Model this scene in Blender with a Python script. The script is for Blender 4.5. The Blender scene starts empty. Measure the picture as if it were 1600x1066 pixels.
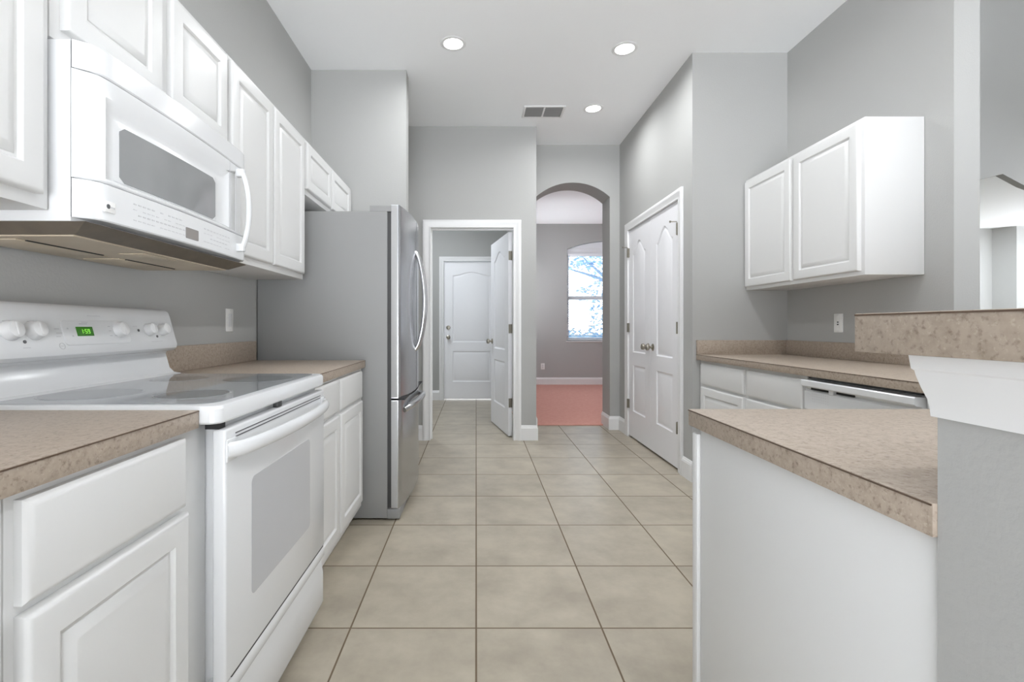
import bpy, bmesh, math, random
from mathutils import Vector, Matrix

random.seed(7)
SC = bpy.context.scene
COL = SC.collection
PI = math.pi

# ------------------------------------------------------------------ camera, world, light, exposure
CAM_H = 1.10
cam_data = bpy.data.cameras.new('camera')
cam_data.sensor_width = 36.0
cam_data.lens = 755.0 / 1600.0 * 36.0
cam_data.shift_x = 56.0 / 1600.0
cam_data.shift_y = -22.0 / 1600.0
cam_data.clip_start = 0.02
cam = bpy.data.objects.new('camera', cam_data)
cam.location = (0, 0, CAM_H)
cam.rotation_euler = (PI / 2, 0, 0)
COL.objects.link(cam)
SC.camera = cam

SC.view_settings.view_transform = 'Standard'
SC.view_settings.look = 'None'
SC.view_settings.gamma = 1.0
SC.view_settings.use_curve_mapping = False
SC.view_settings.exposure = 1.13
SC.cycles.max_bounces = 14
SC.cycles.diffuse_bounces = 10
SC.cycles.glossy_bounces = 6

world = bpy.data.worlds.new('overcast_sky')
SC.world = world
world.use_nodes = True
wn = world.node_tree
bg = wn.nodes['Background']
# hazy bright sky above the horizon, stronger glow added below to light ceilings
w_tc = wn.nodes.new('ShaderNodeTexCoord'); w_sep = wn.nodes.new('ShaderNodeSeparateXYZ')
wn.links.new(w_tc.outputs['Generated'], w_sep.inputs[0])
w_map = wn.nodes.new('ShaderNodeMapRange')
w_map.inputs['From Min'].default_value = -1.0; w_map.inputs['From Max'].default_value = 1.0
wn.links.new(w_sep.outputs['Z'], w_map.inputs['Value'])
w_ramp = wn.nodes.new('ShaderNodeValToRGB')
SKY = ((-0.05, 6.0), (0.02, 1.5), (0.22, 1.2), (0.55, 0.5))          # (sine of elevation, strength): ground, horizon, sky
while len(w_ramp.color_ramp.elements) < len(SKY): w_ramp.color_ramp.elements.new(0.5)
for el, (zz, st) in zip(w_ramp.color_ramp.elements, SKY):
    el.position = (zz + 1) / 2; el.color = (st / 8, st / 8, st / 8, 1)
w_mul = wn.nodes.new('ShaderNodeMath'); w_mul.operation = 'MULTIPLY'; w_mul.inputs[1].default_value = 8.0
wn.links.new(w_map.outputs['Result'], w_ramp.inputs['Fac']); wn.links.new(w_ramp.outputs['Color'], w_mul.inputs[0])
wn.links.new(w_mul.outputs[0], bg.inputs['Strength'])
bg.inputs['Color'].default_value = (0.915, 0.95, 1.0, 1)

P_DOWN = 4.4        # watts of one recessed kitchen downlight
P_ROOM = 40.0  # base watts of the added lamps in the rooms beyond

# ------------------------------------------------------------------ materials
def srgb(r, g, b):
    f = lambda c: (c / 255 / 12.92) if c / 255 <= 0.04045 else ((c / 255 + 0.055) / 1.055) ** 2.4
    return (f(r), f(g), f(b), 1.0)

def mat(name, col, rough=0.5, metal=0.0, spec=0.5, bump=None, noise=None, coat=0.0, emit=None):
    """principled material; noise=(scale, colour2, detail) mottles the base colour, bump=(scale, strength, distance)"""
    m = bpy.data.materials.new(name)
    m.use_nodes = True
    nt = m.node_tree
    b = nt.nodes['Principled BSDF']
    b.inputs['Base Color'].default_value = col
    b.inputs['Roughness'].default_value = rough
    b.inputs['Metallic'].default_value = metal
    b.inputs['Specular IOR Level'].default_value = spec
    b.inputs['Coat Weight'].default_value = coat
    tc = nt.nodes.new('ShaderNodeTexCoord')
    if noise:
        n = nt.nodes.new('ShaderNodeTexNoise')
        n.inputs['Scale'].default_value = noise[0]
        n.inputs['Detail'].default_value = noise[2]
        nt.links.new(tc.outputs['Object'], n.inputs['Vector'])
        mx = nt.nodes.new('ShaderNodeMix'); mx.data_type = 'RGBA'
        mx.inputs['A'].default_value = col
        mx.inputs['B'].default_value = noise[1]
        nt.links.new(n.outputs['Fac'], mx.inputs['Factor'])
        nt.links.new(mx.outputs['Result'], b.inputs['Base Color'])
    if bump:
        n = nt.nodes.new('ShaderNodeTexNoise')
        n.inputs['Scale'].default_value = bump[0]
        n.inputs['Detail'].default_value = 3
        nt.links.new(tc.outputs['Object'], n.inputs['Vector'])
        bp = nt.nodes.new('ShaderNodeBump')
        bp.inputs['Strength'].default_value = bump[1]
        bp.inputs['Distance'].default_value = bump[2]
        nt.links.new(n.outputs['Fac'], bp.inputs['Height'])
        nt.links.new(bp.outputs['Normal'], b.inputs['Normal'])
    if emit:
        b.inputs['Emission Color'].default_value = emit[0]
        b.inputs['Emission Strength'].default_value = emit[1]
    return m

M = {}
M['wall'] = mat('grey_wall_paint', srgb(176, 176, 174), 0.75, spec=0.25, bump=(120, 0.22, 0.003))
M['ceiling'] = mat('white_ceiling_paint', srgb(246, 247, 248), 0.9, spec=0.15, bump=(90, 0.15, 0.002))
M['trim'] = mat('white_trim_gloss', srgb(230, 230, 230), 0.35)
M['door'] = mat('white_door_paint', srgb(243, 243, 246), 0.4)
M['cab'] = mat('white_cabinet_paint', srgb(217, 217, 216), 0.38, bump=(220, 0.03, 0.001))
M['appl'] = mat('white_appliance_enamel', srgb(221, 222, 223), 0.18)
M['appl_soft'] = mat('white_appliance_plastic', srgb(220, 221, 222), 0.3)
M['knob_white'] = mat('white_knob_plastic', srgb(228, 228, 228), 0.3)
M['black'] = mat('black_gap', srgb(28, 28, 28), 0.6)
M['dark'] = mat('dark_grey_plastic', srgb(60, 60, 60), 0.5)
M['toe'] = mat('white_toe_kick', srgb(226, 224, 219), 0.5)
M['mark'] = mat('grey_print', srgb(192, 192, 194), 0.5)
M['mark_dark'] = mat('dark_print', srgb(90, 90, 92), 0.5)
M['seam'] = mat('laminate_seam_brown', srgb(92, 74, 60), 0.5)
M['fridge_side'] = mat('grey_textured_steel', srgb(149, 149, 148), 0.5, spec=0.4, bump=(500, 0.12, 0.0006))
M['fridge_trim'] = mat('grey_door_edge', srgb(178, 178, 178), 0.4)
M['nickel'] = mat('satin_nickel', srgb(176, 170, 158), 0.28, metal=1.0)
M['hinge'] = mat('brushed_nickel_hinge', srgb(148, 143, 132), 0.4, metal=0.9)
M['bar_metal'] = mat('polished_steel', srgb(205, 205, 207), 0.2, metal=1.0)
M['glasstop'] = mat('grey_ceramic_glass', srgb(152, 155, 158), 0.05, spec=0.6)
M['burner'] = mat('grey_burner_print', srgb(112, 115, 118), 0.06, spec=0.6)
M['burner_ring'] = mat('pale_burner_ring_print', srgb(168, 170, 172), 0.08, spec=0.6)
M['ovenglass'] = mat('pale_grey_oven_glass', srgb(190, 191, 194), 0.06, spec=0.5)
M['mwglass'] = mat('smoked_grey_glass', srgb(135, 136, 138), 0.07, spec=0.7, noise=(9, srgb(150, 151, 152), 2))
M['mw_under'] = mat('mottled_beige_metal', srgb(206, 194, 174), 0.45, noise=(9, srgb(176, 160, 138), 4))  # beige mottled with light brown
M['mw_under_dark'] = mat('mottled_brown_edge', srgb(112, 102, 88), 0.5, noise=(20, srgb(84, 76, 66), 3))  # darker brown than the bottom plate, mottled
M['lcd_green'] = mat('green_clock_screen', srgb(40, 84, 22), 0.2, emit=(srgb(50, 120, 20), 0.18))
M['lcd_digit'] = mat('bright_green_digit', srgb(150, 230, 80), 0.3, emit=(srgb(150, 240, 80), 0.25))
M['lcd_grey'] = mat('grey_clock_screen', srgb(142, 137, 134), 0.2)
M['vent_grey'] = mat('grey_louver', srgb(140, 140, 140), 0.6)
M['plate'] = mat('white_plastic_plate', srgb(236, 236, 234), 0.35)
M['carpet'] = mat('salmon_carpet', srgb(224, 172, 160), 0.95, spec=0.1, noise=(26, srgb(206, 148, 136), 5), bump=(600, 0.5, 0.004))
M['blind'] = mat('white_blind_slat', srgb(232, 234, 238), 0.5)
M['lens'] = mat('lit_lamp_lens', srgb(255, 253, 248), 0.4, emit=((1, 0.98, 0.94, 1), 6.0))
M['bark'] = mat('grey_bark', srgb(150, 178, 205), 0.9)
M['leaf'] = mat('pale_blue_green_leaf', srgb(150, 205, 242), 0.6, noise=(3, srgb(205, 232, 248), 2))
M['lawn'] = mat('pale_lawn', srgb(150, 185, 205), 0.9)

def steel_mat():
    m = mat('brushed_stainless_steel', srgb(188, 189, 192), 0.24, metal=1.0)
    nt = m.node_tree; b = nt.nodes['Principled BSDF']
    tc = nt.nodes.new('ShaderNodeTexCoord')
    mp = nt.nodes.new('ShaderNodeMapping'); mp.inputs['Scale'].default_value = (8, 8, 900)
    n = nt.nodes.new('ShaderNodeTexNoise'); n.inputs['Scale'].default_value = 1.0; n.inputs['Detail'].default_value = 2
    nt.links.new(tc.outputs['Object'], mp.inputs['Vector']); nt.links.new(mp.outputs['Vector'], n.inputs['Vector'])
    r = nt.nodes.new('ShaderNodeMapRange')
    r.inputs['To Min'].default_value = 0.17; r.inputs['To Max'].default_value = 0.30
    nt.links.new(n.outputs['Fac'], r.inputs['Value']); nt.links.new(r.outputs['Result'], b.inputs['Roughness'])
    return m
M['steel'] = steel_mat()

def laminate_mat():
    """beige solid-pattern laminate: fine flecks of light and dark over a warm ground"""
    m = mat('beige_speckled_laminate', srgb(198, 181, 163), 0.42, spec=0.4)
    nt = m.node_tree; b = nt.nodes['Principled BSDF']
    tc = nt.nodes.new('ShaderNodeTexCoord')
    def layer(scale, detail, lo, hi, col, prev, rough=0.6):
        n = nt.nodes.new('ShaderNodeTexNoise'); n.inputs['Scale'].default_value = scale
        n.inputs['Detail'].default_value = detail; n.inputs['Roughness'].default_value = rough
        nt.links.new(tc.outputs['Object'], n.inputs['Vector'])
        r = nt.nodes.new('ShaderNodeMapRange'); r.inputs['From Min'].default_value = lo; r.inputs['From Max'].default_value = hi
        nt.links.new(n.outputs['Fac'], r.inputs['Value'])
        mx = nt.nodes.new('ShaderNodeMix'); mx.data_type = 'RGBA'
        nt.links.new(r.outputs['Result'], mx.inputs['Factor'])
        if prev is None:
            mx.inputs['A'].default_value = srgb(173, 159, 145)
        else:
            nt.links.new(prev, mx.inputs['A'])
        mx.inputs['B'].default_value = col
        return mx.outputs['Result']
    o = layer(70, 2, 0.40, 0.70, srgb(159, 145, 130), None)
    o = layer(135, 3, 0.54, 0.74, srgb(128, 113, 100), o)
    o = layer(230, 2, 0.58, 0.80, srgb(188, 176, 162), o)
    nt.links.new(o, b.inputs['Base Color'])
    return m
M['laminate'] = laminate_mat()

TILE, TX0, TY0 = 0.4586, 0.0, 1.764
def tile_mat():
    m = mat('beige_ceramic_tile', srgb(184, 174, 157), 0.34, spec=0.45)
    nt = m.node_tree; b = nt.nodes['Principled BSDF']; L = nt.links.new
    tc = nt.nodes.new('ShaderNodeTexCoord')
    sep = nt.nodes.new('ShaderNodeSeparateXYZ'); L(tc.outputs['Object'], sep.inputs['Vector'])
    def math_(op, a, bb=None, c=None):
        n = nt.nodes.new('ShaderNodeMath'); n.operation = op
        for i, v in enumerate((a, bb, c)):
            if v is None: continue
            if isinstance(v, (int, float)): n.inputs[i].default_value = v
            else: L(v, n.inputs[i])
        return n.outputs[0]
    u = math_('DIVIDE', math_('SUBTRACT', sep.outputs['X'], TX0), TILE)
    v = math_('DIVIDE', math_('SUBTRACT', sep.outputs['Y'], TY0), TILE)
    fu = math_('FRACT', math_('ADD', u, 100.0)); fv = math_('FRACT', math_('ADD', v, 100.0))
    du = math_('MINIMUM', fu, math_('SUBTRACT', 1.0, fu)); dv = math_('MINIMUM', fv, math_('SUBTRACT', 1.0, fv))
    d = math_('MULTIPLY', math_('MINIMUM', du, dv), TILE)          # metres to the nearest joint line
    mr = nt.nodes.new('ShaderNodeMapRange'); mr.inputs['From Min'].default_value = 0.0024; mr.inputs['From Max'].default_value = 0.0038
    L(d, mr.inputs['Value'])                                           # 0 in the joint, 1 on the tile
    # per-tile tint
    cmb = nt.nodes.new('ShaderNodeCombineXYZ'); L(math_('FLOOR', u), cmb.inputs[0]); L(math_('FLOOR', v), cmb.inputs[1])
    wn_ = nt.nodes.new('ShaderNodeTexWhiteNoise'); wn_.noise_dimensions = '3D'; L(cmb.outputs[0], wn_.inputs['Vector'])
    n1 = nt.nodes.new('ShaderNodeTexNoise'); n1.inputs['Scale'].default_value = 5.0; n1.inputs['Detail'].default_value = 6; n1.inputs['Roughness'].default_value = 0.62
    add = nt.nodes.new('ShaderNodeVectorMath'); add.operation = 'ADD'
    sc_ = nt.nodes.new('ShaderNodeVectorMath'); sc_.operation = 'SCALE'; sc_.inputs['Scale'].default_value = 7.0
    L(wn_.outputs['Color'], sc_.inputs[0]); L(tc.outputs['Object'], add.inputs[0]); L(sc_.outputs[0], add.inputs[1])
    L(add.outputs[0], n1.inputs['Vector'])
    ramp = nt.nodes.new('ShaderNodeValToRGB')
    e = ramp.color_ramp.elements
    e[0].position = 0.32; e[0].color = srgb(157, 148, 133)
    e[1].position = 0.68; e[1].color = srgb(181, 172, 155)
    L(n1.outputs['Fac'], ramp.inputs['Fac'])
    hs = nt.nodes.new('ShaderNodeHueSaturation')
    vmap = nt.nodes.new('ShaderNodeMapRange'); vmap.inputs['To Min'].default_value = 0.955; vmap.inputs['To Max'].default_value = 1.03
    L(wn_.outputs['Value'], vmap.inputs['Value']); L(vmap.outputs['Result'], hs.inputs['Value']); L(ramp.outputs['Color'], hs.inputs['Color'])
    mx = nt.nodes.new('ShaderNodeMix'); mx.data_type = 'RGBA'
    mx.inputs['A'].default_value = srgb(104, 89, 70)
    L(mr.outputs['Result'], mx.inputs['Factor']); L(hs.outputs['Color'], mx.inputs['B'])
    L(mx.outputs['Result'], b.inputs['Base Color'])
    rr = nt.nodes.new('ShaderNodeMapRange'); rr.inputs['To Min'].default_value = 0.8; rr.inputs['To Max'].default_value = 0.36
    L(mr.outputs['Result'], rr.inputs['Value']); L(rr.outputs['Result'], b.inputs['Roughness'])
    n2 = nt.nodes.new('ShaderNodeTexNoise'); n2.inputs['Scale'].default_value = 22; n2.inputs['Detail'].default_value = 3
    L(tc.outputs['Object'], n2.inputs['Vector'])
    hgt = math_('ADD', math_('MULTIPLY', n2.outputs['Fac'], 0.35), mr.outputs['Result'])
    bp = nt.nodes.new('ShaderNodeBump'); bp.inputs['Strength'].default_value = 0.35; bp.inputs['Distance'].default_value = 0.002
    L(hgt, bp.inputs['Height']); L(bp.outputs['Normal'], b.inputs['Normal'])
    return m
M['tile'] = tile_mat()

def pane_mat():
    m = bpy.data.materials.new('clear_window_glass'); m.use_nodes = True
    nt = m.node_tree; nt.nodes.clear()
    out = nt.nodes.new('ShaderNodeOutputMaterial'); t = nt.nodes.new('ShaderNodeBsdfTransparent'); g = nt.nodes.new('ShaderNodeBsdfGlossy')
    t.inputs['Color'].default_value = (0.96, 0.98, 1, 1); g.inputs['Roughness'].default_value = 0.02
    mx = nt.nodes.new('ShaderNodeMixShader'); mx.inputs['Fac'].default_value = 0.06
    nt.links.new(t.outputs[0], mx.inputs[1]); nt.links.new(g.outputs[0], mx.inputs[2]); nt.links.new(mx.outputs[0], out.inputs['Surface'])
    return m
M['pane'] = pane_mat()

# ------------------------------------------------------------------ mesh helpers
class MB:
    """collects shapes and links them as ONE mesh object"""
    def __init__(self):
        self.bm = bmesh.new()
    def box(self, x0, x1, y0, y1, z0, z1, bev=0.0, seg=2):
        r = bmesh.ops.create_cube(self.bm, size=1.0)
        vs = r['verts']
        for v in vs:
            v.co = Vector((x0 + (v.co.x + .5) * (x1 - x0), y0 + (v.co.y + .5) * (y1 - y0), z0 + (v.co.z + .5) * (z1 - z0)))
        if bev > 0:
            es = list({e for v in vs for e in v.link_edges})
            bmesh.ops.bevel(self.bm, geom=es, offset=bev, segments=seg, profile=0.5, affect='EDGES', clamp_overlap=True)
        return self
    def loft(self, loops, cap0=True, cap1=True, closed=True):
        rows = [[self.bm.verts.new(p) for p in lp] for lp in loops]
        n = len(rows[0])
        for a, b in zip(rows, rows[1:]):
            for i in range(n if closed else n - 1):
                j = (i + 1) % n
                try: self.bm.faces.new((a[i], a[j], b[j], b[i]))
                except ValueError: pass
        if cap0: self.bm.faces.new(rows[0])
        if cap1: self.bm.faces.new(rows[-1])
        return self
    def prism(self, pts, axis, a0, a1):
        """extrude a 2D outline along an axis: 'x' pts=(y,z), 'y' pts=(x,z), 'z' pts=(x,y)"""
        f = {'x': lambda p, a: (a, p[0], p[1]), 'y': lambda p, a: (p[0], a, p[1]), 'z': lambda p, a: (p[0], p[1], a)}[axis]
        return self.loft([[f(p, a0) for p in pts], [f(p, a1) for p in pts]])
    def tube(self, path, r, n=12, ry=None):
        """sweep an ellipse along a path; r may be a list"""
        P = [Vector(p) for p in path]; loops = []
        up = Vector((0, 0, 1))
        prev = None
        for i, p in enumerate(P):
            t = (P[min(i + 1, len(P) - 1)] - P[max(i - 1, 0)]).normalized()
            if prev is None:
                ref = up if abs(t.dot(up)) < 0.9 else Vector((1, 0, 0))
                a = t.cross(ref).normalized()
            else:
                a = (prev - t * prev.dot(t)).normalized()
            prev = a
            b = t.cross(a).normalized()
            ri = r[i] if isinstance(r, (list, tuple)) else r
            rb = ri if ry is None else ry
            loops.append([p + a * math.cos(2 * PI * k / n) * ri + b * math.sin(2 * PI * k / n) * rb for k in range(n)])
        return self.loft(loops)
    def lathe(self, prof, c, axis='z', n=24, ring=False):
        """prof = [(radius, height)], turned about an axis through c"""
        c = Vector(c)
        f = {'z': lambda r, a, h: Vector((r * math.cos(a), r * math.sin(a), h)),
             'y': lambda r, a, h: Vector((r * math.cos(a), h, r * math.sin(a))),
             'x': lambda r, a, h: Vector((h, r * math.cos(a), r * math.sin(a)))}[axis]
        if ring: prof = list(prof) + [prof[0]]
        return self.loft([[c + f(max(r, 1e-4), 2 * PI * k / n, h) for k in range(n)] for r, h in prof], not ring, not ring)
    def xform(self, mtx):
        bmesh.ops.transform(self.bm, matrix=mtx, verts=self.bm.verts[:])
        return self
    def build(self, name, m, parent=None, smooth=True):
        bm = self.bm
        bmesh.ops.recalc_face_normals(bm, faces=bm.faces[:])
        me = bpy.data.meshes.new(name)
        bm.to_mesh(me); bm.free()
        me.materials.append(M[m] if isinstance(m, str) else m)
        if smooth:
            me.polygons.foreach_set('use_smooth', [True] * len(me.polygons))
            me.set_sharp_from_angle(angle=math.radians(32))
        o = bpy.data.objects.new(name, me)
        COL.objects.link(o)
        if parent is not None: o.parent = parent
        return o

def tag(o, label, cat=None, group=None, kind=None):
    o['label'] = label
    if cat: o['category'] = cat
    if group: o['group'] = group
    if kind: o['kind'] = kind
    return o

def thing(name, label, cat, loc=(0, 0, 0), rotz=0.0, group=None):
    o = bpy.data.objects.new(name, None)
    o.empty_display_size = 0.05
    COL.objects.link(o)
    o.location = loc; o.rotation_euler = (0, 0, rotz)
    return tag(o, label, cat, group)

def struct(o, label, cat):
    return tag(o, label, cat, kind='structure')

def copy_tree(o, parent=None):
    c = o.copy(); COL.objects.link(c)
    if parent is not None: c.parent = parent
    for ch in list(o.children): copy_tree(ch, c)
    return c

LEFT = PI / 2        # local -y faces +X, local x runs along +Y
RIGHT = -PI / 2      # local -y faces -X, local x runs along -Y

def rect(x0, x1, z0, z1, i, y):
    return [(x0 + i, y, z0 + i), (x1 - i, y, z0 + i), (x1 - i, y, z1 - i), (x0 + i, y, z1 - i)]

def raised_panel(x0, x1, z0, z1, rail=0.052, y=0.0):
    """a raised-panel cabinet door with a rounded outer edge, standing proud of y towards -y"""
    mb = MB()
    prof = [(0, 0), (0, -.013), (.002, -.0165), (.006, -.0192), (.010, -.020), (rail, -.020), (rail + .002, -.0185), (rail + .006, -.0115),
            (rail + .012, -.0110), (rail + .015, -.0135), (rail + .031, -.0192), (rail + .034, -.0195)]
    mb.loft([rect(x0, x1, z0, z1, i, y + d) for i, d in prof])
    return mb

def slab_front(x0, x1, z0, z1, y=0.0):
    mb = MB()
    prof = [(0, 0), (0, -.012), (.003, -.0150), (.009, -.0190), (.013, -.020)]
    mb.loft([rect(x0, x1, z0, z1, i, y + d) for i, d in prof])
    return mb

# ------------------------------------------------------------------ shared numbers (metres)
ZC = 3.048
XL, XR = -1.25, 2.21           # left and right kitchen walls
XP = 1.535                     # pantry wall
Y_FR, Y_LA, Y_AR, Y_NK = 3.661, 4.690, 5.170, 3.431
Y_DIN, Y_FAR = 9.126, 7.26
YL = 4.90
YB = -2.6                      # how far the open room behind reaches

# ------------------------------------------------------------------ floor, ceiling
mb = MB(); mb.box(-1.7, 12.5, YB, 7.5, -0.10, 0.0)
mb.box(0.6, 12.5, 7.5, 10.2, -.10, -.001)
struct(mb.build('floor', 'tile'), 'beige square ceramic tile floor with dark grout lines', 'floor')
mb = MB(); mb.box(0.46, 4.3, 5.385, 9.126, 0.0005, 0.012, 0.003)
struct(mb.build('floor_dining', 'carpet'), 'salmon pink carpet floor beyond the archway', 'floor')

mb = MB()
mb.box(-1.75, 2.33, YB, 7.4, ZC, ZC + 0.12)
struct(mb.build('ceiling', 'ceiling'), 'flat white kitchen ceiling with recessed lights', 'ceiling')
mb = MB(); mb.box(0.40, 4.45, 7.4, 9.3, ZC, ZC + 0.12); mb.box(2.33, 4.45, 5.17, 7.4, ZC, ZC + 0.12)
struct(mb.build('ceiling_dining', 'ceiling'), 'white ceiling of the room beyond the archway', 'ceiling')
mb = MB(); mb.box(2.33, 13.0, YB, 5.05, 4.6, 4.72)
struct(mb.build('ceiling_living', 'ceiling'), 'high ceiling of the living room past the breakfast bar', 'ceiling')
mb = MB(); mb.box(4.45, 13.0, 5.05, 10.2, ZC + 0.01, ZC + 0.13)
struct(mb.build('ceiling_den', 'ceiling'), 'bright white ceiling seen through the far living room arch', 'ceiling')

# ------------------------------------------------------------------ walls
mb = MB(); mb.box(XL - 0.12, XL, -1.2, Y_FR + 0.12, 0, ZC); mb.box(XL - 0.12, XL, YB, -1.2, 2.7, ZC)  # unseen opening behind the camera, added to let side light in
struct(mb.build('wall_left', 'wall'), 'grey wall behind the range and white upper cabinets', 'wall')
mb = MB(); mb.box(XL, -0.53, Y_FR, Y_FR + 0.12, 0, ZC, 0)
struct(mb.build('wall_fridge', 'wall'), 'grey return wall standing beyond the refrigerator', 'wall')
DX0, DX1, DZ = -0.443, 0.361, 2.062      # laundry doorway
mb = MB()
mb.box(-1.6, DX0 - 0.02, Y_LA, Y_LA + 0.12, 0, ZC); mb.box(DX1 + 0.02, 0.584, Y_LA, Y_LA + 0.12, 0, ZC)
mb.box(DX0 - 0.02, DX1 + 0.02, Y_LA, Y_LA + 0.12, DZ + 0.02, ZC)
struct(mb.build('wall_laundry', 'wall'), 'grey wall around the laundry doorway with white casing', 'wall')
mb = MB(); mb.box(0.464, 0.584, Y_LA + 0.12, 7.3, 0, ZC)
struct(mb.build('wall_hall', 'wall'), 'grey wall between the laundry and the archway', 'wall')
mb = MB(); mb.box(-1.72, -1.6, Y_FR + 0.12, 7.4, 0, ZC); mb.box(-1.6, XL - 0.12, Y_FR, Y_FR + .12, 0, ZC)
struct(mb.build('wall_laundry_side', 'wall'), 'grey side wall inside the laundry room', 'wall')

def arch_pts(x0, x1, zs, za, n=24):
    """points of a segmental arch from (x0, zs) over the apex za to (x1, zs)"""
    h = (x1 - x0) / 2; s = za - zs; R = (h * h + s * s) / (2 * s); cx = (x0 + x1) / 2; cz = za - R
    a = math.asin(h / R)
    return [(cx + R * math.sin(-a + 2 * a * i / n), cz + R * math.cos(-a + 2 * a * i / n)) for i in range(n + 1)]

AX0, AX1, AZS, AZA = 0.640, 1.430, 2.492, 2.645
mb = MB()
mb.box(0.584, AX0, Y_AR, Y_AR + 0.30, 0, AZS); mb.box(AX1, 2.45, Y_AR, Y_AR + 0.30, 0, AZS)
mb.prism([(0.584, AZS)] + arch_pts(AX0, AX1, AZS, AZA) + [(2.45, AZS), (2.45, ZC), (0.584, ZC)], 'y', Y_AR, Y_AR + 0.30)
struct(mb.build('wall_arch', 'wall'), 'grey wall pierced by an arched opening to the carpeted room', 'wall')

PY0, PY1, PZ = 3.655, 4.868, 2.066       # pantry opening
mb = MB()
mb.box(XP, XP + 0.11, Y_NK, PY0 - 0.02, 0, ZC); mb.box(XP, XP + 0.11, PY1 + 0.02, Y_AR, 0, ZC)
mb.box(XP, XP + 0.11, PY0 - 0.02, PY1 + 0.02, PZ + 0.02, ZC)
struct(mb.build('wall_pantry', 'wall'), 'grey wall around the double pantry doors', 'wall')
mb = MB(); mb.box(XP + 0.11, XR + 0.12, Y_NK, Y_NK + 0.11, 0, ZC)
struct(mb.build('wall_nook', 'wall'), 'grey end wall above the corner of the dishwasher counter', 'wall')
mb = MB(); mb.box(XR, XR + 0.12, 2.235, Y_NK, 0, ZC)
struct(mb.build('wall_right', 'wall'), 'grey wall carrying the two-door wall cabinet', 'wall')
mb = MB(); mb.box(2.33, 2.45, Y_NK + .11, Y_AR, 0, ZC)
struct(mb.build('wall_pantry_back', 'wall'), 'back wall inside the pantry', 'wall')
mb = MB(); mb.box(12.9, 13.0, 4.9, 6.0, 0, ZC + .1); mb.box(12.9, 13.0, 8.7, 9.9, 0, ZC + .1); mb.box(12.9, 13.0, 6.0, 8.7, 2.6, ZC + .1)  # opening out of view, sized to set the den brightness
struct(mb.build('wall_den_side', 'wall'), 'side wall of the room past the living room arch with an unseen opening added for daylight', 'wall')
mb = MB(); mb.box(4.2, 4.32, YB, 0.9, 0, 4.6); mb.box(4.2, 4.32, 0.9, 3.2, 2.3, 4.6); mb.box(4.2, 6.35, 3.2, 3.32, 0, 4.6); mb.box(6.9, 7.12, 3.2, 3.32, 0, 4.6); mb.box(6.35, 6.9, 3.2, 3.32, 4.2, 4.6); mb.box(7.0, 7.12, 3.32, YL, 2.6, 4.6)  # unseen wall, placed and opened to throw side light into the kitchen
struct(mb.build('wall_living_side', 'wall'), 'side wall of the living room with tall unseen openings added for side light', 'wall')
mb = MB(); mb.box(XL - .12, 2.33, YB - .12, YB, 2.3, ZC); mb.box(XL - .12, -1.0, YB - .12, YB, 0, 2.3); mb.box(1.55, 2.33, YB - .12, YB, 0, 2.3); mb.box(2.33, 4.32, YB - .12, YB, 0, 4.6)  # unseen opening, sized for light on the ceiling and facing walls
struct(mb.build('wall_living_rear', 'wall'), 'rear wall of the house with an unseen opening added to light the ceiling', 'wall')
mb = MB(); mb.box(0.508, 3.2, 0.41, 0.532, 0, 1.066); mb.box(XR, XR + .12, 0.532, 2.235, 0, 1.0)
struct(mb.build('wall_bar', 'wall'), 'grey half wall under the raised breakfast bar', 'wall')

# rooms beyond
WX0, WX1, WZ0, WZS, WZA = 1.716, 3.30, 0.835, 2.570, 2.725
mb = MB()
mb.box(0.40, WX0, Y_DIN, Y_DIN + 0.16, 0, ZC); mb.box(WX1, 4.45, Y_DIN, Y_DIN + 0.16, 0, ZC)
mb.box(WX0, WX1, Y_DIN, Y_DIN + 0.16, 0, WZ0)
mb.prism([(WX0, ZC)] + [(WX0, WZS)] + arch_pts(WX0, WX1, WZS, WZA)[1:-1] + [(WX1, WZS), (WX1, ZC)], 'y', Y_DIN, Y_DIN + 0.16)
struct(mb.build('wall_dining_back', 'wall'), 'grey back wall with a tall window in the carpeted room', 'wall')
mb = MB(); mb.box(0.40, 0.464, 7.42, 7.55, 0, ZC); mb.box(0.40, 0.464, 8.95, Y_DIN, 0, ZC); mb.box(0.40, 0.464, 7.55, 8.95, 0, .8); mb.box(0.40, 0.464, 7.55, 8.95, 2.15, ZC); mb.box(0.40, 0.584, 7.3, 7.42, 0, ZC)  # unseen opening added to light the carpeted room
struct(mb.build('wall_dining_side', 'wall'), 'grey side wall of the carpeted room with an unseen opening added for daylight', 'wall')
mb = MB()
mb.box(4.33, 4.45, Y_AR + .30, Y_DIN, 0, ZC); mb.box(2.45, 4.45, Y_AR + .18, Y_AR + .30, 0, ZC)
struct(mb.build('wall_dining_right', 'wall'), 'grey side wall of the carpeted room away from the laundry', 'wall')
EX0 = -0.485
mb = MB(); mb.box(-1.6, EX0 - 0.02, Y_FAR, Y_FAR + 0.14, 0, ZC); mb.box(0.365, 0.464, Y_FAR, Y_FAR + 0.14, 0, ZC)
mb.box(EX0 - 0.02, 0.365, Y_FAR, Y_FAR + 0.14, 2.105, ZC)
struct(mb.build('wall_laundry_back', 'wall'), 'grey back wall of the laundry around the closed outside door', 'wall')

# living room wall with its arch, and what shows through it

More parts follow.
